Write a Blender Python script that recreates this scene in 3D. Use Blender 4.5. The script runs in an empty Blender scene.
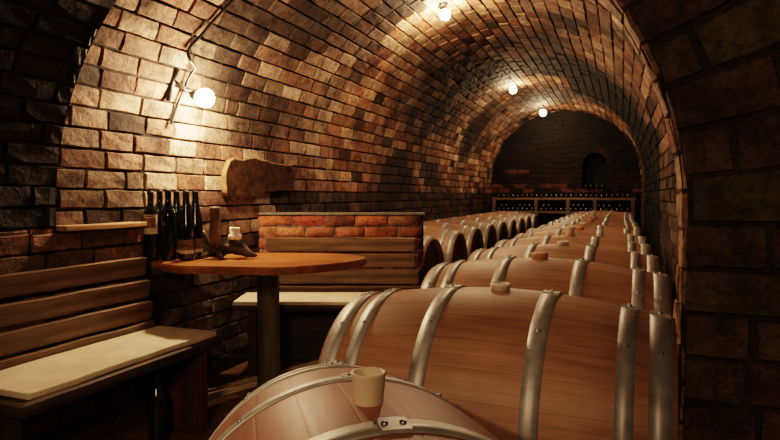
import bpy, bmesh, math, random
from mathutils import Vector, Matrix, noise
random.seed(7)
PI = math.pi
sc = bpy.context.scene
COL = sc.collection

# ------------------------------------------------------------------ camera
H = 1.08
F = 600.0
YAW = math.atan(232.0 / F)
PITCH = math.atan(25.0 / F)
cd = bpy.data.cameras.new('camera')
cam = bpy.data.objects.new('camera', cd)
COL.objects.link(cam)
cam.location = (0, 0, H)
cam.rotation_euler = (PI / 2 - PITCH, 0, YAW)
cd.sensor_width = 36
cd.lens = 36 * F / 780
cd.clip_start = 0.02
sc.camera = cam
_M = cam.rotation_euler.to_matrix()

def ray(px, py):
    return _M @ Vector(((px - 390) / F, -(py - 220) / F, -1))

def onz(px, py, z):                      # point of the horizontal plane z seen at a photo pixel
    r = ray(px, py); t = (z - H) / r.z
    return Vector((r.x * t, r.y * t, z))

# ------------------------------------------------------------------ node helpers
def newmat(name):
    m = bpy.data.materials.new(name); m.use_nodes = True
    nt = m.node_tree
    for n in list(nt.nodes): nt.nodes.remove(n)
    out = nt.nodes.new('ShaderNodeOutputMaterial')
    b = nt.nodes.new('ShaderNodeBsdfPrincipled')
    nt.links.new(b.outputs[0], out.inputs[0])
    return m, nt, b

class N:
    def __init__(s, nt): s.nt = nt
    def new(s, t, **kw):
        n = s.nt.nodes.new(t)
        for k, v in kw.items(): setattr(n, k, v)
        return n
    def put(s, sock, v):
        if hasattr(v, 'links') or isinstance(v, bpy.types.NodeSocket): s.nt.links.new(v, sock)
        else: sock.default_value = v
    def math(s, op, a, b=None, clamp=False):
        n = s.new('ShaderNodeMath', operation=op); n.use_clamp = clamp
        s.put(n.inputs[0], a)
        if b is not None: s.put(n.inputs[1], b)
        return n.outputs[0]
    def coord(s, which='Object', scale=(1, 1, 1)):
        c = s.new('ShaderNodeTexCoord'); m = s.new('ShaderNodeMapping')
        s.nt.links.new(c.outputs[which], m.inputs[0]); m.inputs['Scale'].default_value = scale
        return m.outputs[0]
    def noise(s, vec, scale, detail=4, rough=.55):
        n = s.new('ShaderNodeTexNoise'); s.put(n.inputs['Vector'], vec)
        n.inputs['Scale'].default_value = scale; n.inputs['Detail'].default_value = detail
        n.inputs['Roughness'].default_value = rough
        return n.outputs['Fac']
    def ramp(s, fac, stops):
        n = s.new('ShaderNodeValToRGB'); s.put(n.inputs[0], fac)
        e = n.color_ramp.elements
        while len(e) < len(stops): e.new(.5)
        for i, (p, c) in enumerate(stops):
            e[i].position = p; e[i].color = (*c, 1) if len(c) == 3 else c
        return n.outputs[0]
    def mix(s, fac, a, b, mode='MIX'):
        n = s.new('ShaderNodeMix', data_type='RGBA', blend_type=mode)
        s.put(n.inputs[0], fac)
        for k, v in ((6, a), (7, b)):
            if isinstance(v, tuple): n.inputs[k].default_value = (*v[:3], 1)
            else: s.put(n.inputs[k], v)
        return n.outputs[2]
    def bump(s, bs, h, strength=.3, dist=.01):
        n = s.new('ShaderNodeBump'); n.inputs['Strength'].default_value = strength
        n.inputs['Distance'].default_value = dist; s.put(n.inputs['Height'], h)
        s.nt.links.new(n.outputs[0], bs.inputs['Normal'])

def g(v): return (v, v, v)

def m_brick(name, rough=.82, spec=.18):
    m, nt, b = newmat(name); n = N(nt)
    a = n.new('ShaderNodeAttribute', attribute_name='Col')
    v = n.coord('Object')
    n1 = n.noise(v, 9, 5, .65); n2 = n.noise(v, 55, 4, .7)
    c = n.mix(1.0, a.outputs['Color'], n.ramp(n1, [(.30, g(.28)), (.5, g(.9)), (.70, g(1.35))]), 'MULTIPLY')
    c = n.mix(1.0, c, n.ramp(n2, [(.32, g(.40)), (.5, g(1.0)), (.68, g(1.35))]), 'MULTIPLY')
    n0 = n.noise(v, 2.3, 6, .65)
    c = n.mix(1.0, c, n.ramp(n0, [(.36, (.34, .31, .29)), (.52, g(1.0)), (.7, (1.12, 1.1, 1.06))]), 'MULTIPLY')
    n.put(b.inputs['Base Color'], c)
    b.inputs['Roughness'].default_value = rough
    b.inputs['Specular IOR Level'].default_value = spec
    hh = n.math('ADD', n.math('MULTIPLY', n1, 1.2), n.math('MULTIPLY', n2, .6))
    n.bump(b, hh, .8, .010)
    return m

def m_wood(name, c0, c1, c2, axis=0, freq=3.0, rough=.5, bump=.25, spec=.4, fine=1.0):
    m, nt, b = newmat(name); n = N(nt)
    s = [22 * fine] * 3; s[axis] = 1.3 * fine
    v = n.coord('Object', tuple(s))
    n1 = n.noise(v, freq * .35, 5, .6)
    s2 = [120 * fine] * 3; s2[axis] = 4 * fine
    n2 = n.noise(n.coord('Object', tuple(s2)), 1.0, 3, .6)
    oi = n.new('ShaderNodeObjectInfo')
    f = n.math('ADD', n1, n.math('MULTIPLY', n.math('SUBTRACT', oi.outputs['Random'], .5), .18))
    c = n.ramp(f, [(.32, c0), (.5, c1), (.68, c2)])
    c = n.mix(1.0, c, n.ramp(n2, [(.3, g(.6)), (.6, g(1.1))]), 'MULTIPLY')
    n3 = n.noise(n.coord('Object'), 4, 3)
    c = n.mix(1.0, c, n.ramp(n3, [(.3, g(.65)), (.65, g(1.1))]), 'MULTIPLY')
    n.put(b.inputs['Base Color'], c)
    b.inputs['Roughness'].default_value = rough
    b.inputs['Specular IOR Level'].default_value = spec
    n.bump(b, n.math('ADD', n1, n2), bump, .004)
    return m

NST = 28
def m_staves(name, stain=0.0):
    m, nt, b = newmat(name); n = N(nt)
    c = n.new('ShaderNodeTexCoord'); sp = n.new('ShaderNodeSeparateXYZ')
    nt.links.new(c.outputs['Object'], sp.inputs[0])
    ang = n.math('ARCTAN2', sp.outputs[1], sp.outputs[2])
    t = n.math('ADD', n.math('MULTIPLY', ang, NST / (2 * PI)), 100.37)
    fr = n.math('FRACT', t); fl = n.math('FLOOR', t)
    oi = n.new('ShaderNodeObjectInfo')
    wn = n.new('ShaderNodeTexWhiteNoise', noise_dimensions='2D')
    cb = n.new('ShaderNodeCombineXYZ')
    n.put(cb.inputs[0], fl); n.put(cb.inputs[1], oi.outputs['Random']); nt.links.new(cb.outputs[0], wn.inputs['Vector'])
    rnd = wn.outputs['Value']
    # grain: angle direction stretched against barrel axis, offset per stave
    cb2 = n.new('ShaderNodeCombineXYZ')
    n.put(cb2.inputs[0], n.math('ADD', n.math('MULTIPLY', sp.outputs[0], 1.6), n.math('MULTIPLY', rnd, 40)))
    n.put(cb2.inputs[1], n.math('MULTIPLY', ang, 11)); n.put(cb2.inputs[2], n.math('MULTIPLY', oi.outputs['Random'], 9))
    n1 = n.noise(cb2.outputs[0], 1.6, 5, .6)
    cb3 = n.new('ShaderNodeCombineXYZ')
    n.put(cb3.inputs[0], n.math('MULTIPLY', sp.outputs[0], 9)); n.put(cb3.inputs[1], n.math('MULTIPLY', ang, 60)); n.put(cb3.inputs[2], rnd)
    n2 = n.noise(cb3.outputs[0], 1.2, 3, .6)
    f = n.math('ADD', n.math('MULTIPLY', n1, .86), n.math('MULTIPLY', rnd, .14))
    col = n.ramp(f, [(.28, (.27, .125, .068)), (.48, (.38, .195, .108)), (.7, (.47, .26, .15))])
    col = n.mix(1.0, col, n.ramp(n2, [(.3, g(.87)), (.65, g(1.05))]), 'MULTIPLY')
    big = n.noise(n.coord('Object'), 3.2, 4, .6)
    col = n.mix(1.0, col, n.ramp(big, [(.3, g(.72)), (.6, g(1.08))]), 'MULTIPLY')
    if stain > 0:
        sx = n.math('MULTIPLY', sp.outputs[0], sp.outputs[0])
        sy = n.math('MULTIPLY', sp.outputs[1], sp.outputs[1])
        d = n.math('SQRT', n.math('ADD', sx, sy))
        d = n.math('ADD', d, n.math('MULTIPLY', n.math('SUBTRACT', big, .5), .25))
        k = n.ramp(d, [(.05, g(stain)), (.30, g(stain * .3)), (.5, g(0))])
        col = n.mix(k, col, (.36, .125, .10))
    edge = n.math('ABSOLUTE', n.math('SUBTRACT', fr, .5))
    e = n.ramp(edge, [(.478, g(1)), (.499, g(.62))])
    col = n.mix(1.0, col, e, 'MULTIPLY')
    n.put(b.inputs['Base Color'], col)
    n.put(b.inputs['Roughness'], n.math('ADD', n.math('MULTIPLY', n1, .2), .40))
    b.inputs['Specular IOR Level'].default_value = .4
    er = n.ramp(edge, [(.455, g(1)), (.498, g(0))])
    n.bump(b, n.math('ADD', n.math('MULTIPLY', n2, .25), n.math('MULTIPLY', er, .4)), .3, .003)
    return m

def m_plain(name, c, rough=.5, metal=0, spec=.5, nz=.25, scale=14, bump=0, trans=0):
    m, nt, b = newmat(name); n = N(nt)
    f = n.noise(n.coord('Object'), scale, 4, .6)
    lo = tuple(x * (1 - nz) for x in c); hi = tuple(min(1, x * (1 + nz)) for x in c)
    n.put(b.inputs['Base Color'], n.ramp(f, [(.3, lo), (.7, hi)]))
    n.put(b.inputs['Roughness'], n.math('ADD', n.math('MULTIPLY', f, .2), max(.02, rough - .1)))
    b.inputs['Metallic'].default_value = metal
    b.inputs['Specular IOR Level'].default_value = spec
    if trans: b.inputs['Transmission Weight'].default_value = trans
    if bump: n.bump(b, f, bump, .006)
    return m

def m_emit(name, c, s):
    m, nt, b = newmat(name)
    b.inputs['Base Color'].default_value = (*c, 1)
    b.inputs['Emission Color'].default_value = (*c, 1)
    b.inputs['Emission Strength'].default_value = s
    return m

def m_mat(name):     # beige ribbed seat matting
    m, nt, b = newmat(name); n = N(nt)
    v = n.coord('Object')
    w = n.new('ShaderNodeTexWave', wave_type='BANDS', bands_direction='X'); n.put(w.inputs['Vector'], v); w.inputs['Scale'].default_value = 34
    w2 = n.new('ShaderNodeTexWave', wave_type='BANDS', bands_direction='Y'); n.put(w2.inputs['Vector'], v); w2.inputs['Scale'].default_value = 34
    f = n.math('MULTIPLY', w.outputs['Fac'], w2.outputs['Fac'])
    n1 = n.noise(v, 7, 4)
    c = n.mix(1.0, n.ramp(f, [(0, (.72, .60, .43)), (1, (.86, .76, .57))]), n.ramp(n1, [(.3, g(.8)), (.65, g(1.05))]), 'MULTIPLY')
    n.put(b.inputs['Base Color'], c); b.inputs['Roughness'].default_value = .9
    b.inputs['Specular IOR Level'].default_value = .1
    n.bump(b, f, .5, .004)
    return m

BRICK = m_brick('brick')
BRICKD = m_brick('dark_brick', .65, .2)
STAVE = m_staves('oak_staves')
STAVE_P = m_staves('oak_staves_wine_stained', .75)
HEAD = m_wood('oak_head', (.10, .042, .02), (.15, .065, .032), (.2, .09, .045), axis=2, rough=.55)
HOOP = m_plain('galvanised_steel', (.46, .45, .42), .46, .45, nz=.22, scale=25)
RIVET = m_plain('rivet_steel', (.42, .41, .39), .35, .9)
SLAT = m_wood('dark_slat', (.075, .040, .021), (.14, .078, .042), (.22, .13, .07), axis=0, rough=.42, spec=.5)
DARKW = m_wood('dark_timber', (.018, .010, .006), (.035, .019, .011), (.06, .032, .018), axis=0, rough=.55)
BOARDW = m_wood('brown_seat_board', (.035, .02, .012), (.06, .036, .022), (.09, .055, .035), axis=0, rough=.6, spec=.2)
REDPOST = m_wood('reddish_timber', (.04, .014, .008), (.08, .028, .014), (.12, .045, .022), axis=2, rough=.5)
TOPW = m_wood('orange_tabletop', (.27, .085, .026), (.38, .135, .04), (.48, .2, .065), axis=0, rough=.28, bump=.08, spec=.5, fine=.7)
EDGEW = m_wood('tabletop_edge', (.20, .065, .02), (.30, .10, .03), (.38, .14, .045), axis=0, rough=.35, bump=.1)
LEGW = m_wood('green_brown_post', (.06, .05, .027), (.10, .08, .043), (.15, .115, .065), axis=2, rough=.6)
SHELFW = m_wood('pine_board', (.40, .22, .10), (.56, .33, .16), (.68, .44, .24), axis=0, rough=.5)
MAT = m_mat('beige_matting')
FLOORW = m_plain('floor_earth', (.05, .03, .018), .7, nz=.5, scale=6, bump=.4)
PLANK = m_wood('floor_plank', (.08, .038, .02), (.15, .072, .037), (.22, .11, .06), axis=0, rough=.55)
BATTEN = m_wood('pale_batten', (.55, .40, .26), (.68, .52, .35), (.78, .62, .44), axis=0, rough=.6)
GLASS = m_plain('dark_bottle_glass', (.006, .008, .006), .09, 0, .7, nz=.2)
LABELM = m_plain('cream_paper_label', (.62, .54, .38), .7, nz=.2, scale=40)
LABELD = m_plain('brown_paper_label', (.17, .10, .055), .7, nz=.5, scale=60)
INK = m_plain('label_ink', (.04, .03, .025), .7)
CAPSULE = m_plain('bottle_capsule', (.012, .010, .010), .35)
ROOT = m_plain('root_wood', (.045, .022, .013), .5, nz=.6, scale=18, bump=.6)
STUMP = m_plain('stump_wood', (.11, .055, .03), .6, nz=.5, scale=22, bump=.6)
WAX = m_plain('candle_wax', (.93, .86, .68), .5, nz=.05)
SLABM = m_plain('slab_wood', (.048, .023, .011), .85, spec=.08, nz=.6, scale=26, bump=.9)
BARK = m_plain('slab_bark_edge', (.26, .15, .06), .8, nz=.5, scale=30, bump=.9)
BUNG = m_plain('beige_silicone', (.72, .58, .40), .45, nz=.06)
BUNGW = m_plain('pale_silicone', (.74, .66, .54), .45, nz=.06)
BUNGO = m_plain('orange_cork', (.50, .24, .12), .6, nz=.15)
IRON = m_plain('black_iron', (.012, .011, .010), .45, .3)
BULB = m_emit('lamp_bulb', (1.0, .66, .37), 720)
BULB2 = m_emit('ceiling_bulb', (1.0, .66, .37), 1000)
BULB3 = m_emit('far_bulb', (1.0, .66, .37), 470)
CAPW = m_plain('mortar_cap', (.15, .12, .095), .85, nz=.4, scale=20, bump=.6)

# ------------------------------------------------------------------ mesh helpers
def obj(name, bm, m, parent=None, smooth=True, mats=None, loc=None, rot=None):
    me = bpy.data.meshes.new(name)
    bm.normal_update()
    bm.to_mesh(me); bm.free()
    for mm in (mats or [m]): me.materials.append(mm)
    for p in me.polygons: p.use_smooth = smooth
    o = bpy.data.objects.new(name, me); COL.objects.link(o)
    if parent: o.parent = parent
    if loc is not None: o.location = loc
    if rot is not None: o.rotation_euler = rot
    return o

def thing(name, label, cat, loc=(0, 0, 0), rotz=0, group=None):
    o = bpy.data.objects.new(name, None); COL.objects.link(o)
    o.empty_display_size = .1
    o.location = loc; o.rotation_euler = (0, 0, rotz)
    return tag(o, label, cat, group)

def tag(o, label, cat, group=None):
    o['label'] = label; o['category'] = cat
    if group: o['group'] = group
    return o

def struct(o):
    o['kind'] = 'structure'; return o

def dup(root, loc, rotz, label, group=None, cat=None):
    r = root.copy(); COL.objects.link(r); r.location = loc; r.rotation_euler = (0, 0, rotz); r['label'] = label
    if group: r['group'] = group
    for ch in list(root.children):
        c = ch.copy(); COL.objects.link(c); c.parent = r
        for gch in list(ch.children):
            d = gch.copy(); COL.objects.link(d); d.parent = c
    return r

def box(bm, c, s, rot=None, bev=0.0, seg=2):
    r = bmesh.ops.create_cube(bm, size=1.0)
    vs = r['verts']
    bmesh.ops.scale(bm, vec=s, verts=vs)
    if bev > 0:
        es = list({e for v in vs for e in v.link_edges})
        rr = bmesh.ops.bevel(bm, geom=es, offset=bev, segments=seg, affect='EDGES', profile=.6)
        vs = list({v for f in rr['faces'] for v in f.verts} | {v for v in vs if v.is_valid})
    if rot: bmesh.ops.rotate(bm, cent=(0, 0, 0), matrix=rot, verts=vs)
    bmesh.ops.translate(bm, vec=c, verts=vs)
    return vs

def board(bm, L, W, T, bev=.004, rough=.0025, n=14):
    """a slightly uneven plank, long along x, centred"""
    vs = box(bm, (0, 0, 0), (L, W, T), bev=bev)
    geom = [e for v in vs for e in v.link_edges]
    for k in range(1, n):
        x = -L / 2 + L * k / n
        bmesh.ops.bisect_plane(bm, geom=bm.verts[:] + bm.edges[:] + bm.faces[:], plane_co=(x, 0, 0), plane_no=(1, 0, 0))
    o = random.random() * 50
    for v in bm.verts:
        v.co.y += rough * noise.noise(Vector((v.co.x * 5 + o, 0, v.co.y * 3)))* (1 if v.co.y > 0 else 1.3)
        v.co.z += rough * .7 * noise.noise(Vector((v.co.x * 4 + o, 7, 0)))

def lathe(bm, prof, n=24, axis='Z', close=False):
    rings = []
    for (r, z) in prof:
        ring = []
        if r < 1e-6:
            co = (0, 0, z) if axis == 'Z' else (z, 0, 0)
            ring = [bm.verts.new(co)]
        else:
            for i in range(n):
                a = 2 * PI * i / n
                co = (r * math.cos(a), r * math.sin(a), z) if axis == 'Z' else (z, r * math.sin(a), r * math.cos(a))
                ring.append(bm.verts.new(co))
        rings.append(ring)
    if close: rings.append(rings[0])
    for a, b in zip(rings, rings[1:]):
        for i in range(n):
            j = (i + 1) % n
            if len(a) == 1 and len(b) == 1: continue
            if len(a) == 1: bm.faces.new((a[0], b[j], b[i]))
            elif len(b) == 1: bm.faces.new((a[i], a[j], b[0]))
            else: bm.faces.new((a[i], a[j], b[j], b[i]))
    bmesh.ops.recalc_face_normals(bm, faces=bm.faces[:])

def tube(bm, pts, rad, n=8):
    pts = [Vector(p) for p in pts]
    rings = []
    for i, p in enumerate(pts):
        t = (pts[min(i + 1, len(pts) - 1)] - pts[max(i - 1, 0)]).normalized()
        u = t.cross(Vector((.31, .17, .93)))
        if u.length < .05: u = t.cross(Vector((1, 0, 0)))
        u.normalize(); w = t.cross(u)
        r = rad[i] if isinstance(rad, (list, tuple)) else rad
        rings.append([bm.verts.new(p + r * (u * math.cos(2 * PI * k / n) + w * math.sin(2 * PI * k / n))) for k in range(n)])
    for a, b in zip(rings, rings[1:]):
        for i in range(n): bm.faces.new((a[i], a[(i + 1) % n], b[(i + 1) % n], b[i]))
    bm.faces.new(rings[0][::-1]); bm.faces.new(rings[-1])
    bmesh.ops.recalc_face_normals(bm, faces=bm.faces[:])

# ------------------------------------------------------------------ real brick surfaces
def bricks(bm, S, u0, u1, v0, v1, course, blen, colf, mortar=(.022, .016, .012), joint=.010, rough=.006, skip=None,
           mu=None, mv=None, depth=.010, flip=False):
    """S(u,v) -> (point, outward normal).  u runs along a course, v across courses."""
    cl = bm.loops.layers.float_color.get('Col') or bm.loops.layers.float_color.new('Col')
    def face(vs, c):
        try: f = bm.faces.new(vs[::-1] if flip else vs)
        except ValueError: return
        for l in f.loops: l[cl] = (*c, 1)
    nc = max(1, round((v1 - v0) / course)); ch = (v1 - v0) / nc
    for r in range(nc):
        va = v0 + r * ch; vb = va + ch
        u = u0 - blen * (.5 * (r % 2) + random.uniform(-.12, .12))
        while u < u1:
            L = blen * random.choice((1, 1, 1, 1.05, .95, .88, .52 if random.random() < .3 else 1))
            ua, ub = max(u, u0), min(u + L, u1)
            u += L
            if ub - ua < .03: continue
            if skip and skip((ua + ub) / 2, (va + vb) / 2): continue
            c = colf((ua + ub) / 2, (va + vb) / 2)
            j = joint * random.uniform(.25, .55)
            A, B = ua + j * random.uniform(.6, 1.3), ub - j * random.uniform(.6, 1.3)
            C, D = va + j * random.uniform(.6, 1.3), vb - j * random.uniform(.6, 1.3)
            e = .0055
            us = [A, A + e, (A * 2 + B) / 3, (A + 2 * B) / 3, B - e, B]
            vsl = [C, C + e * .8, (C + D) / 2, D - e * .8, D]
            lift = random.uniform(-.5, 1) * rough
            tu, tv = random.uniform(-1, 1) * rough * .6, random.uniform(-1, 1) * rough * .6
            grid = []
            for iu, uu in enumerate(us):
                row = []
                for iv, vv in enumerate(vsl):
                    bu = iu in (0, 5); bv = iv in (0, 4)
                    ju = random.uniform(-1, 1) * .0028; jv = random.uniform(-1, 1) * .0028
                    p, nn = S(uu + ju, vv + jv)
                    if bu or bv: h = -depth - .002
                    else:
                        h = lift * .8 + tu * (iu - 2.5) / 2.5 + tv * (iv - 2) / 2 + rough * .5 * random.uniform(-1, 1)
                        if iu in (1, 4) and iv in (1, 3): h -= .004 * random.random()
                    row.append(bm.verts.new(p + nn * h))
                grid.append(row)
            for iu in range(5):
                for iv in range(4):
                    face((grid[iu][iv], grid[iu + 1][iv], grid[iu + 1][iv + 1], grid[iu][iv + 1]), c)
    # mortar bed behind the bricks
    nu = mu or max(2, int((u1 - u0) / .25)); nv = mv or max(2, int((v1 - v0) / .1))
    G = []
    for i in range(nu + 1):
        row = []
        for k in range(nv + 1):
            p, nn = S(u0 + (u1 - u0) * i / nu, v0 + (v1 - v0) * k / nv)
            row.append(bm.verts.new(p - nn * depth))
        G.append(row)
    for i in range(nu):
        for k in range(nv):
            if skip and skip(u0 + (u1 - u0) * (i + .5) / nu, v0 + (v1 - v0) * (k + .5) / nv): continue
            face((G[i][k], G[i + 1][k], G[i + 1][k + 1], G[i][k + 1]), mortar)

def sm(a, b, x):
    t = max(0, min(1, (x - a) / (b - a))); return t * t * (3 - 2 * t)

def lerp3(a, b, t): return tuple(x + (y - x) * t for x, y in zip(a, b))

PAL = [(.40, .23, .14), (.34, .175, .10), (.50, .32, .20), (.27, .125, .07), (.45, .27, .16), (.22, .105, .065), (.38, .23, .145), (.33, .15, .085), (.55, .37, .24)]
def vault_col(u, v):
    c = random.choice(PAL)
    k = random.uniform(.62, 1.2); c = tuple(x * k for x in c)
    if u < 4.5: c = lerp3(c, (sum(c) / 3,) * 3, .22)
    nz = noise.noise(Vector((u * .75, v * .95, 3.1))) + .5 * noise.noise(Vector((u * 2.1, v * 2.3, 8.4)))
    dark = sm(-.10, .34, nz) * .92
    # soot patches, damp foot of the wall, a groove's shade painted as a dark band by the third lamp and the black far end
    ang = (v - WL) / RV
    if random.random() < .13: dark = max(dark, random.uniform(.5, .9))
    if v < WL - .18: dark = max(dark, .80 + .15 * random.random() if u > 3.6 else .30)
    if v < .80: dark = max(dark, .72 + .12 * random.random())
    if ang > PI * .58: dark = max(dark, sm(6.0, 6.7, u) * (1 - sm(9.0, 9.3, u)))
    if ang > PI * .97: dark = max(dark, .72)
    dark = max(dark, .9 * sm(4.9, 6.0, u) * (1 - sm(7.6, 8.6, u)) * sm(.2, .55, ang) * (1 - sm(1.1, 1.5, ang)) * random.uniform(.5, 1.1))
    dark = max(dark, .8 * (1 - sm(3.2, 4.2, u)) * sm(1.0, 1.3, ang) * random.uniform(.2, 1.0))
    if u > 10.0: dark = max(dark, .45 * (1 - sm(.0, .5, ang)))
    if (ang > PI * .58 and 6.6 < u < 9.0) or (ang > PI * .88 and 5.5 < u < 9.4): return (.004, .003, .0025)  # shadowed groove on the right side, painted near-black into the bricks
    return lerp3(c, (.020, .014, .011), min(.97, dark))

# ------------------------------------------------------------------ the vault
CX, RV, SZ, YB = -.99, 1.29, 1.29, 11.15
WL = SZ                                     # v: 0..WL left wall, arc, right wall
ARC = PI * RV
def S_vault(u, v):
    if v <= WL: return Vector((CX - RV, u, v)), Vector((1, 0, 0))
    if v <= WL + ARC:
        a = PI - (v - WL) / RV
        d = Vector((math.cos(a), 0, math.sin(a)))
        return Vector((CX, u, SZ)) + d * RV, -d
    return Vector((CX + RV, u, SZ - (v - WL - ARC))), Vector((-1, 0, 0))

Y0 = 1.80
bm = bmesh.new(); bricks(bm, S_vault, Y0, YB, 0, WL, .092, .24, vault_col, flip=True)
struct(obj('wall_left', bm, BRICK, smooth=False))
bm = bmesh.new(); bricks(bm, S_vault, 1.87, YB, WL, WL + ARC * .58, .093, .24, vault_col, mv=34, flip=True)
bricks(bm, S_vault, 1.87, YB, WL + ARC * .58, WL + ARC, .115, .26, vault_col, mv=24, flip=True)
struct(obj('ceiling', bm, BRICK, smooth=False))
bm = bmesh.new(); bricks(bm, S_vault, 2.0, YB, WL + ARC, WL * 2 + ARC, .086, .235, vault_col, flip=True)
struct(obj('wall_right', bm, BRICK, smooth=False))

# back wall with an arched niche
NXC, NW, NZ0, NZ1 = -.46, .20, 1.20, 1.62
def in_niche(u, v): return abs(u - NXC) < NW and (NZ0 < v < NZ1 or (v >= NZ1 and (u - NXC) ** 2 + (v - NZ1) ** 2 < NW * NW))
def S_back(u, v): return Vector((u, YB, v)), Vector((0, -1, 0))
def back_col(u, v):
    c = random.choice([(.16, .06, .035), (.11, .045, .028), (.075, .035, .022)])
    if 1.10 < v < 1.32 and random.random() < .45: c = random.choice([(.42, .13, .06), (.36, .12, .06)])
    if 1.3 < v < 1.55 and random.random() < .15: c = (.36, .12, .06)
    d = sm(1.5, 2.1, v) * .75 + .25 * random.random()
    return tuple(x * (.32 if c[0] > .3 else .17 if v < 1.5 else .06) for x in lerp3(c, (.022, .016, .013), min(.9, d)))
def back_skip(u, v):
    return v > SZ and (u - CX) ** 2 + (v - SZ) ** 2 > (RV + .08) ** 2
bm = bmesh.new()
NT = NZ1 + NW
BW = dict(skip=back_skip)
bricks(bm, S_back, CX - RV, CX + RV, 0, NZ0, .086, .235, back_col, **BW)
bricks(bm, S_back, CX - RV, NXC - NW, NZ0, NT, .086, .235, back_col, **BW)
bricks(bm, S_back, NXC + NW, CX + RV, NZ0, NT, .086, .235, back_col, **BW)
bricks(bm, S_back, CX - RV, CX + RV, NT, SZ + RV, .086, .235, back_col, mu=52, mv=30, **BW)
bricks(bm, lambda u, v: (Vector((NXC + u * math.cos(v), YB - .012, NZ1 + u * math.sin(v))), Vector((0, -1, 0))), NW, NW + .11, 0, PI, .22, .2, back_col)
cl = bm.loops.layers.float_color['Col']
def qf(pts, c):
    f = bm.faces.new([bm.verts.new(p) for p in pts])
    for l in f.loops: l[cl] = (*c, 1)
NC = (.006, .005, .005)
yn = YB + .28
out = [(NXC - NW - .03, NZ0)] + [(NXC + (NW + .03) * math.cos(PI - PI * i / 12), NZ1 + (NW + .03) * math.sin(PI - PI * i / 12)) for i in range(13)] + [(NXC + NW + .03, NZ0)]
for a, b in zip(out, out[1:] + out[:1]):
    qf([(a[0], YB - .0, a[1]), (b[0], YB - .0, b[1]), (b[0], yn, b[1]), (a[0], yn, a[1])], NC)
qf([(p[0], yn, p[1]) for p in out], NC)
struct(obj('wall_back', bm, BRICKD, smooth=False))

# near arch: left inner shell, right reveal and the flat face with fanned bricks
YF, RN = 1.85, 1.19
CNX, CNZ = -1.03, 1.00
def S_near(u, v):
    if v <= CNZ: return Vector((CNX - RN, u, v)), Vector((1, 0, 0))
    a = PI - (v - CNZ) / RN
    if a < 0: return Vector((CNX + RN, u, CNZ + a * RN)), Vector((-1, 0, 0))
    d = Vector((math.cos(a), 0, math.sin(a)))
    return Vector((CNX, u, CNZ)) + d * RN, -d
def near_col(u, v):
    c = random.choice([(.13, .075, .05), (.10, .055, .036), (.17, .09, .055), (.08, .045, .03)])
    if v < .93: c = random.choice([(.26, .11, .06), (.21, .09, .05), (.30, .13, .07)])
    return tuple(x * random.uniform(.7, 1.1) * (.17 if v > .93 else .8) * (.6 if v > 1.35 else 1) for x in c)  # upper bricks darkened: shade from the blocked wall lamp put into their colour
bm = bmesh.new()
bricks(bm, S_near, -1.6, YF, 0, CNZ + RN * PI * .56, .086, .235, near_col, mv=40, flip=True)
cl = bm.loops.layers.float_color['Col']
# end ring of that shell towards the vault
for i in range(24):
    a0, a1 = PI - PI * .56 * i / 24, PI - PI * .56 * (i + 1) / 24
    P = lambda a, r: (CNX + r * math.cos(a), YF - .004, CNZ + r * math.sin(a))
    qf([P(a0, RN), P(a1, RN), P(a1, RN + .5), P(a0, RN + .5)], (.10, .06, .04))
qf([(CNX - RN, YF - .004, 0), (CNX - RN, YF - .004, CNZ), (CNX - RN - .3, YF - .004, CNZ), (CNX - RN - .3, YF - .004, 0)], (.10, .06, .04))
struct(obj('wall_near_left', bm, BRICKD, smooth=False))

def face_col(u, v):
    c = random.choice([(.105, .066, .045), (.095, .058, .040), (.12, .076, .05), (.10, .06, .04)])
    return tuple(x * random.uniform(.95, 1.4) for x in c)
def S_fan(u, v):         # u radius, v angle*RN
    a = v / RN
    return Vector((CNX + u * math.cos(a), YF, CNZ + u * math.sin(a))), Vector((0, -1, 0))
def S_low(u, v): return Vector((u, YF, v)), Vector((0, -1, 0))
bm = bmesh.new()
bricks(bm, S_fan, RN, RN + 1.5, .0, RN * PI * .44, .125, .34, face_col, joint=.014, rough=.010, mv=24, mortar=(.045, .03, .022))
bricks(bm, S_low, CNX + RN, CNX + RN + 1.5, 0, CNZ, .125, .34, face_col, joint=.014, rough=.010, mortar=(.045, .03, .022))
def S_rev(u, v):
    a = v / RN
    if v < 0: return Vector((CNX + RN, u, CNZ + v)), Vector((-1, 0, 0))
    d = Vector((math.cos(a), 0, math.sin(a)))
    return Vector((CNX, u, CNZ)) + d * RN, -d
bricks(bm, S_rev, YF, YF + .20, -CNZ, RN * PI * .52, .11, .14, lambda u, v: tuple(x * .8 for x in random.choice(PAL)), mv=30)
struct(obj('wall_near_right', bm, BRICKD, smooth=False))

# lower ledge on the left wall and its board
bm = bmesh.new()
LX = CX - RV + .075
LED = lambda u, v: tuple(x * random.uniform(.7, 1.1) for x in random.choice([(.22, .105, .06), (.18, .085, .05), (.26, .13, .075), (.15, .075, .045)]))
bricks(bm, lambda u, v: (Vector((LX, u, v)), Vector((1, 0, 0))), 1.0, 2.33, 0, .925, .086, .235, LED, flip=True)
bricks(bm, lambda u, v: (Vector((LX - u, 2.33, v)), Vector((0, 1, 0))), 0, .08, 0, .925, .086, .235, LED, flip=True, mu=2)
struct(obj('trim_1', bm, BRICKD, smooth=False))
bm = bmesh.new(); board(bm, .46, .105, .022, rough=.003)
o = obj('wall_shelf', bm, SHELFW, smooth=False, loc=(LX - .018, 2.085, .937), rot=(0, 0, PI / 2))
tag(o, 'short pale wooden board on the brick ledge above the left bench', 'shelf')

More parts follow.
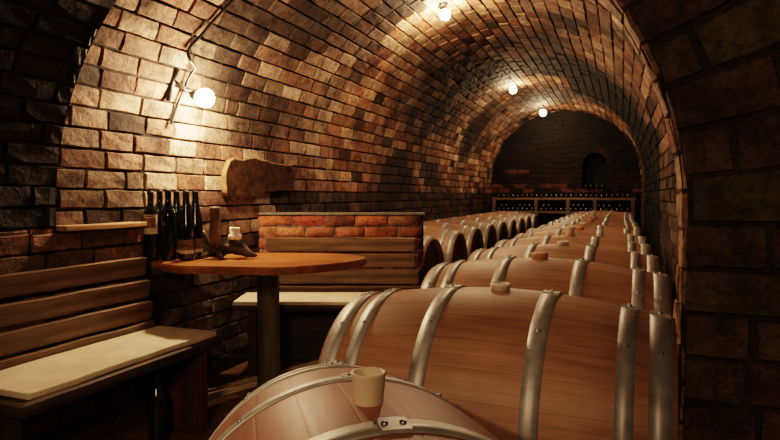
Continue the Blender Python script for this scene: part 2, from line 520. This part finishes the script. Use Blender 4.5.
# floor
bm = bmesh.new()
nx, ny = 10, 40
V = [[bm.verts.new((-2.35 + 4.2 * i / nx, -1.7 + 13.2 * k / ny, -.03)) for k in range(ny + 1)] for i in range(nx + 1)]
for i in range(nx):
    for k in range(ny): bm.faces.new((V[i][k], V[i + 1][k], V[i + 1][k + 1], V[i][k + 1]))
struct(obj('floor', bm, FLOORW))
bm = bmesh.new()
x = -2.27
while x < -1.25:
    w = random.uniform(.13, .17)
    vs = box(bm, (x + w / 2, 1.7, -.014), (w - .006, 4.6, .027), bev=.003, seg=1)
    x += w
o = obj('floor.001', bm, PLANK, smooth=False); struct(o)

# ------------------------------------------------------------------ barrels
BL, RB, RE = .455, .35, .297
def rb(x): return RB - (RB - RE) * (abs(x) / BL) ** 1.9
BELLY_Z = .46
def rivet_bm():
    b = bmesh.new(); lathe(b, [(0, .0035), (.0035, .003), (.0055, .001), (.006, -.004), (0, -.004)], 10); return b
def make_barrel(label, stave_mat, full):
    t = thing('wine_barrel', label, 'barrel', (0, 0, 0))
    b = bmesh.new(); n = 84; xs = [-BL + 2 * BL * i / 26 for i in range(27)]
    th = .024
    prof = [(rb(x), x) for x in xs] + [(RE - th, BL - .002), (RE - th - .002, BL - .04)]
    prof = [(RE - th - .002, -BL + .04), (RE - th, -BL + .002)] + prof
    lathe(b, prof, n, 'X')
    obj('staves', b, stave_mat, t, loc=(0, 0, RB))
    for s in (-1, 1):
        b = bmesh.new()
        lathe(b, [(0, s * (BL - .038)), (.15, s * (BL - .0375)), (RE - th + .004, s * (BL - .034))], 48, 'X')
        obj('head', b, HEAD, t, loc=(0, 0, RB))
    for xc, w in ((-.420, .050), (-.345, .040), (-.142, .044), (.142, .044), (.345, .040), (.420, .050)):
        b = bmesh.new()
        lathe(b, [(rb(xc - w / 2) + .0005, xc - w / 2), (rb(xc - w / 2) + .003, xc - w / 2), (rb(xc) + .0035, xc), (rb(xc + w / 2) + .003, xc + w / 2), (rb(xc + w / 2) + .0005, xc + w / 2)], 84, 'X')
        h = obj('hoop', b, HOOP, t, loc=(0, 0, RB))
        b = bmesh.new()
        # overlapping end of the band: short raised plate following the curve
        a0 = -.03; a1 = .10
        rows = []
        for k in range(7):
            a = a0 + (a1 - a0) * k / 6
            rows.append([b.verts.new((xx, (rb(xx) + hh) * math.sin(a), (rb(xx) + hh) * math.cos(a))) for xx, hh in ((xc - w / 2 - .001, .001), (xc - w / 2, .0065), (xc + w / 2, .0065), (xc + w / 2 + .001, .001))])
        for p, q in zip(rows, rows[1:]):
            for i in range(3): b.faces.new((p[i], p[i + 1], q[i + 1], q[i]))
        for rr in (rows[0], rows[-1]): b.faces.new(rr)
        bmesh.ops.recalc_face_normals(b, faces=b.faces[:])
        obj('hoop_lap', b, HOOP, h, smooth=False)
        if full:
            for a in (-.005, .075):
                r = rb(xc) + .007
                obj('rivet', rivet_bm(), RIVET, h, loc=(xc, r * math.sin(a), r * math.cos(a)), rot=(-a, 0, 0))
            for a in (.55, -.62):
                r = rb(xc) + .004
                obj('rivet', rivet_bm(), RIVET, h, loc=(xc, r * math.sin(a), r * math.cos(a)), rot=(-a, 0, 0))
    return t

RG = 'oak barrels in the right-hand row'
LG = 'oak barrels in the left-hand row'
def bung(kind, loc):
    b = bmesh.new()
    if kind == 'tall':
        lathe(b, [(0, -.01), (.0225, -.01), (.0225, 0), (.0265, .045), (.0265, .048), (.0225, .048), (.0205, .032), (0, .032)], 32); m = BUNG
    elif kind == 'flat':
        lathe(b, [(0, -.01), (.026, -.01), (.027, .010), (.030, .012), (.030, .017), (.024, .019), (.021, .013), (0, .013)], 32); m = BUNGW
    elif kind == 'cork':
        lathe(b, [(0, -.01), (.028, -.01), (.034, .016), (.034, .019), (.031, .022), (0, .023)], 28); m = BUNGO
    else:
        lathe(b, [(0, -.01), (.026, -.01), (.033, .05), (.032, .056), (.026, .056), (.024, .045), (0, .045)], 28); m = BUNG
    return obj('barrel_bung', b, m, loc=loc)

# the front barrel, standing lower and turned
B1S = .945
B1 = dict(c=(-.359, .837), top=.762, rz=math.radians(-54))
b1 = make_barrel('nearest oak barrel, wine-stained around its tall beige bung, turned at an angle', STAVE_P, True)
b1.location = (B1['c'][0], B1['c'][1], B1['top'] - 2 * RB * B1S); b1.scale = (B1S,) * 3; b1.rotation_euler = (0, math.radians(-2.5), B1['rz'])
b1['group'] = RG
tag(bung('tall', (B1['c'][0], B1['c'][1], B1['top'] - .001)), 'tall hollow beige bung on the nearest barrel', 'bung')

ORD = ['second', 'third', 'fourth', 'fifth', 'sixth', 'seventh', 'eighth', 'ninth', 'tenth', 'eleventh', 'twelfth', 'thirteenth', 'fourteenth']
rights = [(1.715, -.322, -2.4), (2.43, -.283, -1.6), (3.14, -.280, -1.5), (3.85, -.288, -1.0), (4.56, -.285, -.6)]
y = 4.56
while y < 10.0:
    y += .71; rights.append((y, -.295 + random.uniform(-.015, .015), random.uniform(-1, 1)))
bfull = make_barrel('', STAVE, True); bplain = make_barrel('', STAVE, False)
bunglist = {0: ('flat', 'low pale bung on the second barrel of the right row'), 1: ('cork', 'flat orange-brown bung on the third barrel of the right row'),
            2: ('flat', 'low white bung on the fourth barrel of the right row'), 3: ('tallish', 'tall cream bung on the fifth barrel of the right row'),
            4: ('cork', 'orange-brown bung on the sixth barrel of the right row')}
first = {}
for i, (y, x, r) in enumerate(rights):
    desc = {0: 'second oak barrel of the right row, large, broadside, behind the nearest barrel'}.get(
        i, '%s oak barrel from the front in the right-hand row' % ORD[i])
    if i == len(rights) - 1: desc = 'last oak barrel of the right-hand row, by the back wall rack'
    src = bfull if i < 4 else bplain
    zz = 0 if i == 0 else .02
    loc = (x, y, BELLY_Z - RB + zz)
    if src.name not in first:
        first[src.name] = 1; src.location = loc; src.rotation_euler = (0, 0, math.radians(r)); src['label'] = desc; src['group'] = RG
    else: dup(src, loc, math.radians(r), desc, RG)
    k, lb = bunglist.get(i, (random.choice(['flat', 'cork', 'tallish', 'flat']), None))
    bx = {0: .0, 1: -.02, 2: .005, 3: -.01, 4: .0}.get(i, random.uniform(-.02, .02))
    if i < 9:
        tag(bung(k, (x + bx, y, BELLY_Z + RB - .001 + zz)), lb or 'small bung on the %s barrel of the right row' % ORD[i], 'bung', 'bungs in the right-hand row')
y = 4.30; i = 0
while y < 10.5:
    desc = ('%s oak barrel from the front in the left-hand row, head facing the aisle' % (['first'] + ORD)[i])
    if i == 0: desc = 'first oak barrel of the left-hand row, right behind the brick-backed bench'
    dup(bplain, (-1.755 + random.uniform(-.012, .012), y, BELLY_Z - RB), math.radians(random.uniform(-1, 1) + 180), desc, LG)
    y += .71; i += 1
NLEFT = i
# timber rails that carry the barrels
def rail(x, y0, y1, label, top):
    b = bmesh.new(); box(b, (0, 0, 0), (y1 - y0, .09, top), bev=.006, seg=1)
    tag(obj('barrel_rail', b, DARKW, smooth=False, loc=(x, (y0 + y1) / 2, top / 2), rot=(0, 0, PI / 2)), label, 'rail', 'barrel rails')
rail(-.57, 2.07, 10.6, 'long dark timber rail under the left ends of the right barrel row', .139)
rail(-.03, 2.07, 10.6, 'long dark timber rail under the right ends of the right barrel row', .139)
rail(-.57, 1.40, 2.05, 'short dark timber block under the left end of the big second barrel', .119)
rail(-.08, 1.40, 2.05, 'short dark timber block under the right end of the big second barrel', .119)
rail(-1.50, 4.02, 10.5, 'long dark timber rail under the aisle ends of the left barrel row', .119)
rail(-2.00, 4.02, 10.5, 'long dark timber rail under the wall ends of the left barrel row', .119)
b = bmesh.new(); box(b, (0, 0, 0), (.10, .44, .09), bev=.006, seg=1)
cr = obj('barrel_cradle', b, DARKW, smooth=False, loc=(B1['c'][0], B1['c'][1], .045), rot=(0, 0, B1['rz']))
tag(cr, 'low dark timber under the nearest barrel', 'cradle')

# ------------------------------------------------------------------ left bench
GX = 1.02            # near end
b_y0, b_y1 = 1.20, 2.31
Lb = b_y1 - b_y0; ym = (b_y0 + b_y1) / 2
lb = thing('bench', 'dark slatted wooden bench against the left wall with a beige seat mat', 'bench', (-1.93, ym, 0), PI / 2)
# local x = world y ; local y = -world x
def slat(parent, L, W, z, y, tilt, T=.024, xo=0, name='backrest_slat', mat=SLAT):
    b = bmesh.new(); board(b, L, W, T, rough=.004)
    return obj(name, b, mat, parent, smooth=False, loc=(xo, y, z), rot=(PI / 2 - tilt, 0, 0))
for z, y, w in ((.737, .232, .088), (.629, .215, .085), (.527, .199, .088), (.443, .190, .062)):
    slat(lb, Lb - .03, w, z, y, -.16, xo=-.015)
b = bmesh.new(); board(b, .955, .345, .024, bev=.007, rough=.004)
obj('seat_mat', b, MAT, lb, smooth=False, loc=(.08, .010, .430))
b = bmesh.new(); board(b, 1.02, .425, .044, bev=.019, rough=.002)
obj('seat_board', b, BOARDW, lb, smooth=False, loc=(.065, .022, .395))
for sx in (-1, 1):
    b = bmesh.new(); box(b, (0, 0, 0), (.05, .36, .376), bev=.005)
    obj('leg', b, REDPOST if sx > 0 else DARKW, lb, smooth=False, loc=(sx * (Lb / 2 - .10), .01, .188))
    b = bmesh.new(); box(b, (0, 0, 0), (.055, .022, .70), bev=.004)
    obj('backrest_post', b, DARKW, lb, smooth=False, loc=(sx * (Lb / 2 - .12), .197, .40), rot=(-.16, 0, 0))
# bottles stored under the bench
def bottle_bm(kind):
    b = bmesh.new()
    if kind == 'bordeaux':
        p = [(0, .004), (.03, 0), (.036, .004), (.037, .01), (.037, .20), (.034, .22), (.022, .243), (.0155, .26), (.0145, .30), (.0155, .302), (.0155, .315), (.012, .317), (0, .317)]
    else:
        p = [(0, .004), (.03, 0), (.036, .004), (.037, .01), (.037, .15), (.0345, .18), (.028, .225), (.020, .27), (.0155, .305), (.0145, .335), (.0155, .336), (.0155, .348), (.012, .35), (0, .35)]
    lathe(b, p, 24); return b

# ------------------------------------------------------------------ cross bench
ang = YAW
ex = Vector((math.cos(ang), math.sin(ang), 0))       # along the bench
c0 = Vector((-1.60, 3.097, 0))
Lc = 1.12
cb = thing('bench', 'dark slatted wooden bench with beige mat in front of the low brick wall', 'bench', tuple(c0), ang)
# local x along, local y backwards
for z, y, w in ((.755, .475, .092), (.652, .458, .090), (.547, .440, .094), (.462, .425, .05)):
    slat(cb, Lc - .09 - (.05 if y > .45 else .0), w, z, y, -.16, xo=.05)
b = bmesh.new(); board(b, Lc, .35, .022, rough=.003)
obj('seat_mat', b, MAT, cb, smooth=False, loc=(.015, .190, .446))
b = bmesh.new(); board(b, Lc + .01, .36, .032, bev=.010, rough=.002)
obj('seat_board', b, DARKW, cb, smooth=False, loc=(.01, .19, .418))
for sx in (-1, 1):
    b = bmesh.new(); box(b, (0, 0, 0), (.05, .34, .402), bev=.005)
    obj('leg', b, DARKW, cb, smooth=False, loc=(sx * (Lc / 2 - .12), .22, .201))
b = bmesh.new(); board(b, Lc - .30, .33, .022, rough=.002)
obj('back_panel', b, DARKW, cb, smooth=False, loc=(0, .30, .205), rot=(PI / 2, 0, 0))
for xx, rr in ((-Lc / 2 + .16, DARKW), (Lc / 2 - .02, SLAT)):
    b = bmesh.new(); box(b, (0, 0, 0), (.045, .028, .76), bev=.004)
    obj('backrest_post', b, rr, cb, smooth=False, loc=(xx, .450, .415), rot=(-.16, 0, 0))

# low brick wall behind it
lw = thing('brick_bench_wall', 'low red brick wall with a grey mortar cap behind the cross bench', 'low wall', tuple(c0), ang)
def lw_col(u, v): return tuple(x * random.uniform(.75, 1.1) for x in random.choice([(.40, .125, .055), (.34, .10, .045), (.46, .16, .075), (.30, .09, .045)]))
W0, W1, WY, WT, WH = -.62, .60, .565, .11, .945
bm = bmesh.new()
MT = (.13, .10, .08)
bricks(bm, lambda u, v: (Vector((u, WY, v)), Vector((0, -1, 0))), W0, W1, 0.02, WH, .077, .225, lw_col, mortar=MT, depth=.006)
bricks(bm, lambda u, v: (Vector((u, WY + WT, v)), Vector((0, 1, 0))), W0, W1, 0.02, WH, .077, .225, lw_col, mortar=MT, flip=True, depth=.006)
bricks(bm, lambda u, v: (Vector((W1, u, v)), Vector((1, 0, 0))), WY, WY + WT, 0.02, WH, .077, .2, lw_col, mortar=MT, depth=.006)
obj('brickwork', bm, BRICKD, lw)
bm = bmesh.new(); board(bm, W1 - W0 + .02, WT + .02, .016, bev=.004, rough=.005)
obj('mortar_cap', bm, CAPW, lw, smooth=False, loc=((W0 + W1) / 2, WY + WT / 2, WH + .008))

# ------------------------------------------------------------------ table
tb = thing('dining_table', 'orange varnished wooden table with a rounded end and a single post leg', 'table', (-1.79, 2.79, 0))
P = [(-2.07, 2.285), (-1.92, 2.243), (-1.75, 2.285), (-1.475, 2.345), (-1.40, 2.405), (-1.315, 2.53), (-1.26, 2.66), (-1.238, 2.78), (-1.245, 2.88), (-1.29, 2.965), (-1.37, 3.02), (-1.48, 3.045), (-1.60, 3.035),
     (-1.80, 2.975), (-2.0, 2.90), (-2.266, 2.80), (-2.266, 2.36), (-2.12, 2.365)]
b = bmesh.new()
zt, th = .75, .037
top = [b.verts.new((x + 1.79, y - 2.79, zt)) for x, y in P]
f = b.faces.new(top)
if f.normal.z < 0: f.normal_flip()
r = bmesh.ops.extrude_face_region(b, geom=[f])
vs = [e for e in r['geom'] if isinstance(e, bmesh.types.BMVert)]
bmesh.ops.translate(b, vec=(0, 0, -th), verts=vs)
bmesh.ops.recalc_face_normals(b, faces=b.faces[:])
es = [e for e in b.edges if abs(e.verts[0].co.z - e.verts[1].co.z) < 1e-6]
bmesh.ops.bevel(b, geom=es, offset=.006, segments=2, affect='EDGES')
b.normal_update()
for fc in b.faces: fc.material_index = 0 if abs(fc.normal.z) > .8 else 1
obj('table_top', b, None, tb, smooth=False, mats=[TOPW, EDGEW])
b = bmesh.new(); lathe(b, [(0, 0), (.066, 0), (.066, .03), (.060, .2), (.058, .45), (.062, zt - th)], 24)
for v in b.verts: v.co.x += .004 * noise.noise(Vector((v.co.z * 5, v.co.x * 9, 2))); v.co.y += .004 * noise.noise(Vector((v.co.z * 6, v.co.y * 9, 5)))
obj('leg', b, LEGW, tb)

# ------------------------------------------------------------------ bottles on the table
BG = 'wine bottles on the table'
def place_bottle(kind, px, d, label, lab, z=.7504, name='wine_bottle', hs=1.0):
    r = ray(px, 195); r.z = 0
    fwd = Vector((-math.sin(YAW), math.cos(YAW), 0))
    p = r * (d / r.dot(fwd))
    t = thing(name, label, 'bottle', (p.x, p.y, z), YAW, BG)
    o = obj('glass_body', bottle_bm(kind), GLASS, t)
    o.scale = (1, 1, hs)
    b = bmesh.new()
    if kind == 'bordeaux': lathe(b, [(.0155, .255), (.0152, .262), (.0152, .299), (.0162, .301), (.0162, .317), (.010, .3185), (0, .3185)], 20)
    else: lathe(b, [(.0185, .285), (.0162, .305), (.0152, .334), (.0162, .335), (.0162, .35), (.010, .3515), (0, .3515)], 20)
    o = obj('capsule', b, CAPSULE, t); o.scale = (1, 1, hs)
    def arc(name, z0, z1, m, spread=1.35, rr=.0376, a_c=-PI / 2):
        b = bmesh.new(); k = 16; rows = []
        for i in range(k + 1):
            a = a_c - spread + 2 * spread * i / k
            rows.append([b.verts.new((rr * math.cos(a), rr * math.sin(a), zz)) for zz in (z0, z1)])
        for p_, q in zip(rows, rows[1:]): b.faces.new((p_[0], q[0], q[1], p_[1]))
        return obj(name, b, m, t)
    if lab == 'big':
        L = arc('paper_label', .135, .232, LABELM)
        L2 = arc('label_print', .165, .216, LABELD, .95, .0379); L2.parent = L
        L2 = arc('label_print', .221, .226, INK, .8, .0379); L2.parent = L
    elif lab == 'low':
        L = arc('paper_label', .035, .105, LABELD)
        L2 = arc('label_print', .035, .052, LABELM, 1.35, .0379); L2.parent = L
        L2 = arc('label_print', .070, .078, INK, .7, .0379); L2.parent = L
    return t
place_bottle('bordeaux', 150.5, 3.015, 'wine bottle with a cream label, leftmost on the table', 'big', hs=1.10)
place_bottle('bordeaux', 159.5, 3.10, 'plain dark wine bottle directly behind right of the cream-labelled one', None, hs=1.12)
place_bottle('bordeaux', 168, 3.025, 'plain dark wine bottle, third from the left on the table', None, hs=1.12)
place_bottle('flute', 176.5, 3.105, 'slim brown-labelled wine bottle, fourth from the left on the table', 'low')
place_bottle('flute', 186, 3.035, 'slim brown-labelled wine bottle, fifth from the left on the table', 'low')
place_bottle('flute', 195.3, 3.115, 'slim brown-labelled wine bottle nearest the root candle holder', 'low')

# root candle holder + candle
rc = onz(232, 258.5, .75)
rh = thing('root_candle_holder', 'dark gnarled root candle holder with an upright stump on the table', 'candle holder', tuple(rc), YAW)
b = bmesh.new()
tube(b, [(-.085, .0, .27), (-.085, 0, .262), (-.083, 0, .20), (-.087, .004, .12), (-.085, .0, .04), (-.07, 0, .018)], [.026, .031, .026, .032, .036, .022], 12)
for v in b.verts:
    v.co += Vector((noise.noise(v.co * 30), noise.noise(v.co * 30 + Vector((5, 0, 0))), 0)) * .005
obj('stump', b, STUMP, rh)
b = bmesh.new()
tube(b, [(-.07, 0, .03), (-.03, -.006, .052), (.02, -.01, .062), (.06, -.012, .05), (.09, -.02, .026), (.12, -.02, .018), (.135, -.018, .024)], [.03, .03, .032, .030, .022, .016, .008], 10)
tube(b, [(-.04, 0, .07), (.0, -.01, .083), (.05, -.012, .07)], [.014, .017, .012], 9)
tube(b, [(-.09, .0, .03), (-.11, -.04, .028), (-.135, -.07, .014)], [.026, .018, .010], 9)
tube(b, [(-.08, -.02, .06), (-.11, -.03, .085), (-.13, -.03, .12), (-.14, -.028, .15)], [.02, .014, .010, .005], 8)
tube(b, [(.02, .0, .045), (.05, .05, .022), (.07, .07, .012)], [.024, .016, .010], 8)
tube(b, [(-.06, -.02, .04), (-.05, -.06, .020), (-.03, -.085, .011)], [.022, .015, .009], 8)
for v in b.verts:
    v.co += Vector((noise.noise(v.co * 22), noise.noise(v.co * 22 + Vector((5, 0, 0))), noise.noise(v.co * 22 + Vector((0, 9, 0))))) * .008
    v.co.z = max(v.co.z, .001)
obj('root', b, ROOT, rh)
cdl = Vector((.018, -.010, .114)); w = rc + Vector((math.cos(YAW) * cdl.x - math.sin(YAW) * cdl.y, math.sin(YAW) * cdl.x + math.cos(YAW) * cdl.y, cdl.z))
ct = thing('candle', 'melted stub of white candle on the dark root holder', 'candle', tuple(w), 0)
b = bmesh.new(); lathe(b, [(0, -.012), (.034, -.012), (.035, .004), (.030, .012), (.025, .016), (.025, .044), (.024, .048), (.016, .049), (0, .048)], 20)
for v in b.verts: v.co.x += .006 * noise.noise(v.co * 40); v.co.z += .005 * noise.noise(Vector((v.co.x * 60, v.co.y * 60, 1)))
obj('wax', b, WAX, ct)
b = bmesh.new(); tube(b, [(0, 0, .046), (.001, 0, .053), (.003, 0, .057)], .0013, 6); obj('wick', b, IRON, ct)

# ------------------------------------------------------------------ rough slab on the wall
bm = bmesh.new()
OUT = []
def edge_pts():
    ps = []
    ys = [i / 22 for i in range(23)]
    for t in ys: ps.append((3.05 + .80 * t, 1.285 + .03 * t + .020 * noise.noise(Vector((t * 7, 1, 0))) + .02 * math.sin(t * 5) - (.05 * (1 - sm(0, .06, t))) - .03 * 0 * t))
    for k in range(1, 7): ps.append((3.85 + .03 * noise.noise(Vector((k * 1.7, 3, 0))) - .02 * math.sin(k), 1.30 - .16 * k / 7))
    for t in reversed(ys): ps.append((3.05 + .80 * t, 1.075 + .035 * t + .018 * noise.noise(Vector((t * 8, 5, 0))) - .012 * math.sin(t * 6)))
    for k in range(1, 6): ps.append((3.045 - .012 * math.sin(k / 6 * PI) + .01 * noise.noise(Vector((k * 1.3, 9, 0))), 1.085 + .14 * k / 6))
    return ps
E = edge_pts()
XW = CX - RV + .006
back = [bm.verts.new((XW, y, z)) for y, z in E]
cyy = sum(p[0] for p in E) / len(E); czz = sum(p[1] for p in E) / len(E)
def ring(s, x, j=0):
    return [bm.verts.new((x + j * noise.noise(Vector((y * 20, z * 20, 3))), cyy + (y - cyy) * (1 - (1 - s) * .35), czz + (z - czz) * s)) for y, z in E]
mid = ring(1.03, XW + .026, .008); rim = ring(.97, XW + .034, .006)
in1 = ring(.90, XW + .032, .004); in2 = ring(.45, XW + .033, .006)
n = len(E)
def strip(a, b_, mi):
    for i in range(n):
        f = bm.faces.new((a[i], a[(i + 1) % n], b_[(i + 1) % n], b_[i])); f.material_index = mi
strip(back, mid, 1); strip(mid, rim, 1); strip(rim, in1, 0); strip(in1, in2, 0)
f = bm.faces.new(in2); f.material_index = 0
bmesh.ops.recalc_face_normals(bm, faces=bm.faces[:])
o = obj('wooden_slab', bm, None, mats=[SLABM, BARK])
tag(o, 'rough dark wooden slab with pale bark edge hung on the left brick wall', 'wall plaque')

# ------------------------------------------------------------------ lamps
def bulb_bm(r):
    b = bmesh.new(); bmesh.ops.create_uvsphere(b, u_segments=24, v_segments=16, radius=r)
    for v in b.verts:
        if v.co.z > 0: v.co.z *= 1.25; k = 1 - .35 * (v.co.z / (1.25 * r)) ** 2; v.co.x *= k; v.co.y *= k
    return b
def lamp_at(px, py, yy):
    r = ray(px, py); t = yy / r.y
    return Vector((r.x * t, yy, H + r.z * t))
def rot_to(v): return Vector((0, 0, 1)).rotation_difference(v).to_euler()

LAMPS = []
p = lamp_at(205, 98, 2.66); LAMPS.append(p)
t = thing('wall_lamp', 'glowing bare bulb lamp on an iron bracket on the left vault wall', 'lamp', tuple(p), 0)
rad = (Vector((p.x - CX, 0, p.z - SZ))).normalized()
wall = Vector((CX, p.y, SZ)) + rad * RV
bb = obj('bulb', bulb_bm(.050), BULB, t, rot=rot_to(rad))
b = bmesh.new(); dst = (wall - p).length
lathe(b, [(0, .036), (.022, .036), (.024, .046), (.024, .08), (.018, .09), (0, .09)], 18)
obj('socket', b, IRON, t, rot=rot_to(rad))
b = bmesh.new()
tube(b, [tuple(rad * .085), tuple(rad * (dst * .75) + Vector((0, -.04, .02))), tuple(rad * (dst - .02) + Vector((0, -.09, .05)))], .008, 8)
tube(b, [tuple(rad * (dst - .012) + Vector((.02, -.08, .11))), tuple(rad * (dst - .012) + Vector((0, -.09, .05))), tuple(rad * (dst - .012) + Vector((-.012, -.12, -.06)))], .013, 8)
obj('bracket', b, IRON, t)
for k, (px, py, yy, lab) in enumerate([(445, 15, 4.5, 'glowing bulb lamp on the vault ceiling nearest the camera'), (513, 90, 8.0, 'glowing bulb lamp on the ceiling midway down the vault'), (543, 113, 10.2, 'glowing bulb lamp at the far end of the vault')]):
    p = lamp_at(px, py, yy); LAMPS.append(p)
    t = thing('ceiling_lamp', lab, 'lamp', tuple(p), 0, 'ceiling bulbs along the vault')
    rad = (Vector((p.x - CX, 0, p.z - SZ))).normalized()
    dst = RV - (Vector((p.x - CX, 0, p.z - SZ))).length
    obj('bulb', bulb_bm(.040 + .006 * k), BULB2 if k == 0 else BULB3, t, rot=rot_to(rad))
    b = bmesh.new(); lathe(b, [(0, .036), (.024, .036), (.026, .05), (.026, max(.06, dst - .012)), (.045, max(.062, dst - .01)), (.045, max(.07, dst)), (0, max(.07, dst))], 18)
    obj('socket', b, IRON, t, rot=rot_to(rad))

# cable following the vault down to the wall lamp
def on_vault(px, py, lift):
    r = ray(px, py); R = RV - lift
    A = r.x * r.x + r.z * r.z; B = 2 * (r.x * -CX + r.z * (H - SZ)); C_ = CX * CX + (H - SZ) ** 2 - R * R
    t = (-B + math.sqrt(B * B - 4 * A * C_)) / (2 * A)
    p = Vector((0, 0, H)) + r * t
    if p.z < SZ:
        t = (CX - R) / r.x; p = Vector((0, 0, H)) + r * t
    return p
def spline(ps, k=5):
    out = []
    for i in range(len(ps) - 1):
        p0, p1, p2, p3 = ps[max(i - 1, 0)], ps[i], ps[i + 1], ps[min(i + 2, len(ps) - 1)]
        for q in range(k):
            t = q / k
            out.append(.5 * ((2 * p1) + (p2 - p0) * t + (2 * p0 - 5 * p1 + 4 * p2 - p3) * t * t + (3 * p1 - p0 - 3 * p2 + p3) * t ** 3))
    return out + [ps[-1]]
CP = [on_vault(px, py, .022) for px, py in ((252, -22), (240, -8), (230, 3), (215, 19), (203, 33), (192, 45), (188, 52))]
CP += [on_vault(190, 60, .05), on_vault(195, 68, .045), on_vault(190, 76, .03), on_vault(183, 92, .022), on_vault(176, 110, .02), on_vault(171, 124, .02)]
b = bmesh.new()
tube(b, spline(CP), .0085, 6)
tag(obj('cable', b, IRON), 'black cable running up the brick vault past the wall lamp', 'cable')

# ------------------------------------------------------------------ pale battens on the floor
for k, (a, c, lab) in enumerate([((198, 399), (268, 380), 'thin pale batten lying on the floor beside the table leg, nearer one'), ((200, 394), (318, 362), 'thin pale batten lying on the floor by the table leg, farther longer one')]):
    A, C = onz(*a, .016), onz(*c, .016)
    L = (C - A).length; b = bmesh.new(); board(b, L, .026, .03, bev=.003, rough=.003)
    tag(obj('floor_batten', b, BATTEN, smooth=False, loc=tuple((A + C) / 2), rot=(0, 0, math.atan2(C.y - A.y, C.x - A.x))), lab, 'batten')

# bottles stored below the left bench
for k, (x, y, kind, lab) in enumerate([(-1.86, 2.02, 'bordeaux', 'dark empty bottle standing under the left bench, nearer one'), (-1.93, 2.10, 'bordeaux', 'dark empty bottle standing under the left bench, by its end board')]):
    t = thing('wine_bottle', lab, 'bottle', (x, y, 0), 0, 'bottles under the left bench')
    obj('glass_body', bottle_bm(kind), GLASS, t)

# ------------------------------------------------------------------ bottle rack at the back wall
RY = YB - .36
rk = thing('bottle_rack', 'dark timber bottle rack across the back wall', 'rack', (CX, RY, 0))
for z, nm in ((1.035, 'top_shelf'), (.80, 'shelf'), (.45, 'shelf')):
    b = bmesh.new(); board(b, 2.42, .34, .045, bev=.005, rough=.004)
    obj(nm, b, SLAT, rk, smooth=False, loc=(0, .16, z - .0225))
for xx in (-1.16, -.42, .12, .56, 1.16):
    b = bmesh.new(); box(b, (0, 0, 0), (.06, .05, 1.0), bev=.004)
    obj('post', b, SLAT, rk, smooth=False, loc=(xx, -.03, .5))
b0 = bottle_bm('bordeaux')
for f in b0.faces:
    if f.calc_center_median().z > .285: f.material_index = 1
FOIL = m_plain('foil_capsule', (.30, .27, .24), .2, .8, nz=.5, scale=30)
proto = obj('wine_bottle', b0, GLASS, mats=[GLASS, FOIL])
cnt = 0
def lay(x, z, lab, grp):
    global cnt
    o = proto if cnt == 0 else proto.copy()
    if cnt: COL.objects.link(o)
    cnt += 1
    o.location = (x, RY + .322, z + .037); o.rotation_euler = (PI / 2, 0, random.uniform(-.006, .006))
    o['label'] = lab; o['category'] = 'bottle'; o['group'] = grp
posts = [CX - 1.16, CX - .42, CX + .12, CX + .56, CX + 1.16]
xs = [CX - 1.08 + .083 * i for i in range(27)]
for i, x in enumerate(xs):
    lay(x, 1.036, 'dark bottle lying neck out on the top shelf of the back rack', 'bottles on the top shelf of the rack')
for i, x in enumerate(xs):
    lay(x, .801, 'dark bottle lying neck out on the lower shelf of the back rack', 'bottles on the lower shelf of the rack')
for i, x in enumerate(xs[:-1]):
    if random.random() < .75:
        lay(x + .0415, .801 + .0625, 'dark bottle in the upper layer on the lower shelf of the back rack', 'bottles in the upper layer of the rack')
for i in range(4):
    o = proto.copy(); COL.objects.link(o)
    o.location = (NXC - .14 + .093 * i, YB + .2, NZ0 + .038); o.rotation_euler = (PI / 2, 0, 0)
    o['label'] = 'dark bottle lying in the arched niche of the back wall'; o['category'] = 'bottle'; o['group'] = 'bottles in the niche'

# ------------------------------------------------------------------ light
def spot(name, loc, tgt, power, size, blend, radius, col=(1, .62, .32)):
    l = bpy.data.lights.new(name, 'SPOT'); l.energy = power; l.spot_size = size; l.spot_blend = blend
    l.shadow_soft_size = radius; l.color = col
    o = bpy.data.objects.new(name, l); COL.objects.link(o); o.location = loc
    o.rotation_euler = (Vector(tgt) - Vector(loc)).to_track_quat('-Z', 'Y').to_euler()
    return o
spot('fill_spot', (-1.35, -.9, 1.95), (-.80, 1.4, .60), 62, math.radians(32), .35, .05, (1, .62, .34))  # unseen spot behind the camera, added as front fill on the barrels
spot('fill_spot', (-.25, -.8, 2.0), (-1.90, 2.60, .12), 75, math.radians(30), .9, .12, (1, .62, .34))  # second unseen spot, added to brighten the bench end and floor battens
l = bpy.data.lights.new('fill_point', 'POINT'); l.energy = 42; l.color = (1, .62, .34); l.shadow_soft_size = .08  # unseen point light added as general fill, mainly for the near right face
o = bpy.data.objects.new('fill_point', l); COL.objects.link(o); o.location = (.1, -1.0, 1.8)
w = bpy.data.worlds.new('world'); sc.world = w; w.use_nodes = True
w.node_tree.nodes['Background'].inputs[0].default_value = (1, .7, .45, 1)
w.node_tree.nodes['Background'].inputs[1].default_value = .004
sc.view_settings.view_transform = 'Filmic'
sc.view_settings.look = 'Medium High Contrast'
sc.view_settings.exposure = 0.12
sc.cycles.max_bounces = 6
sc.cycles.sample_clamp_indirect = 4.0
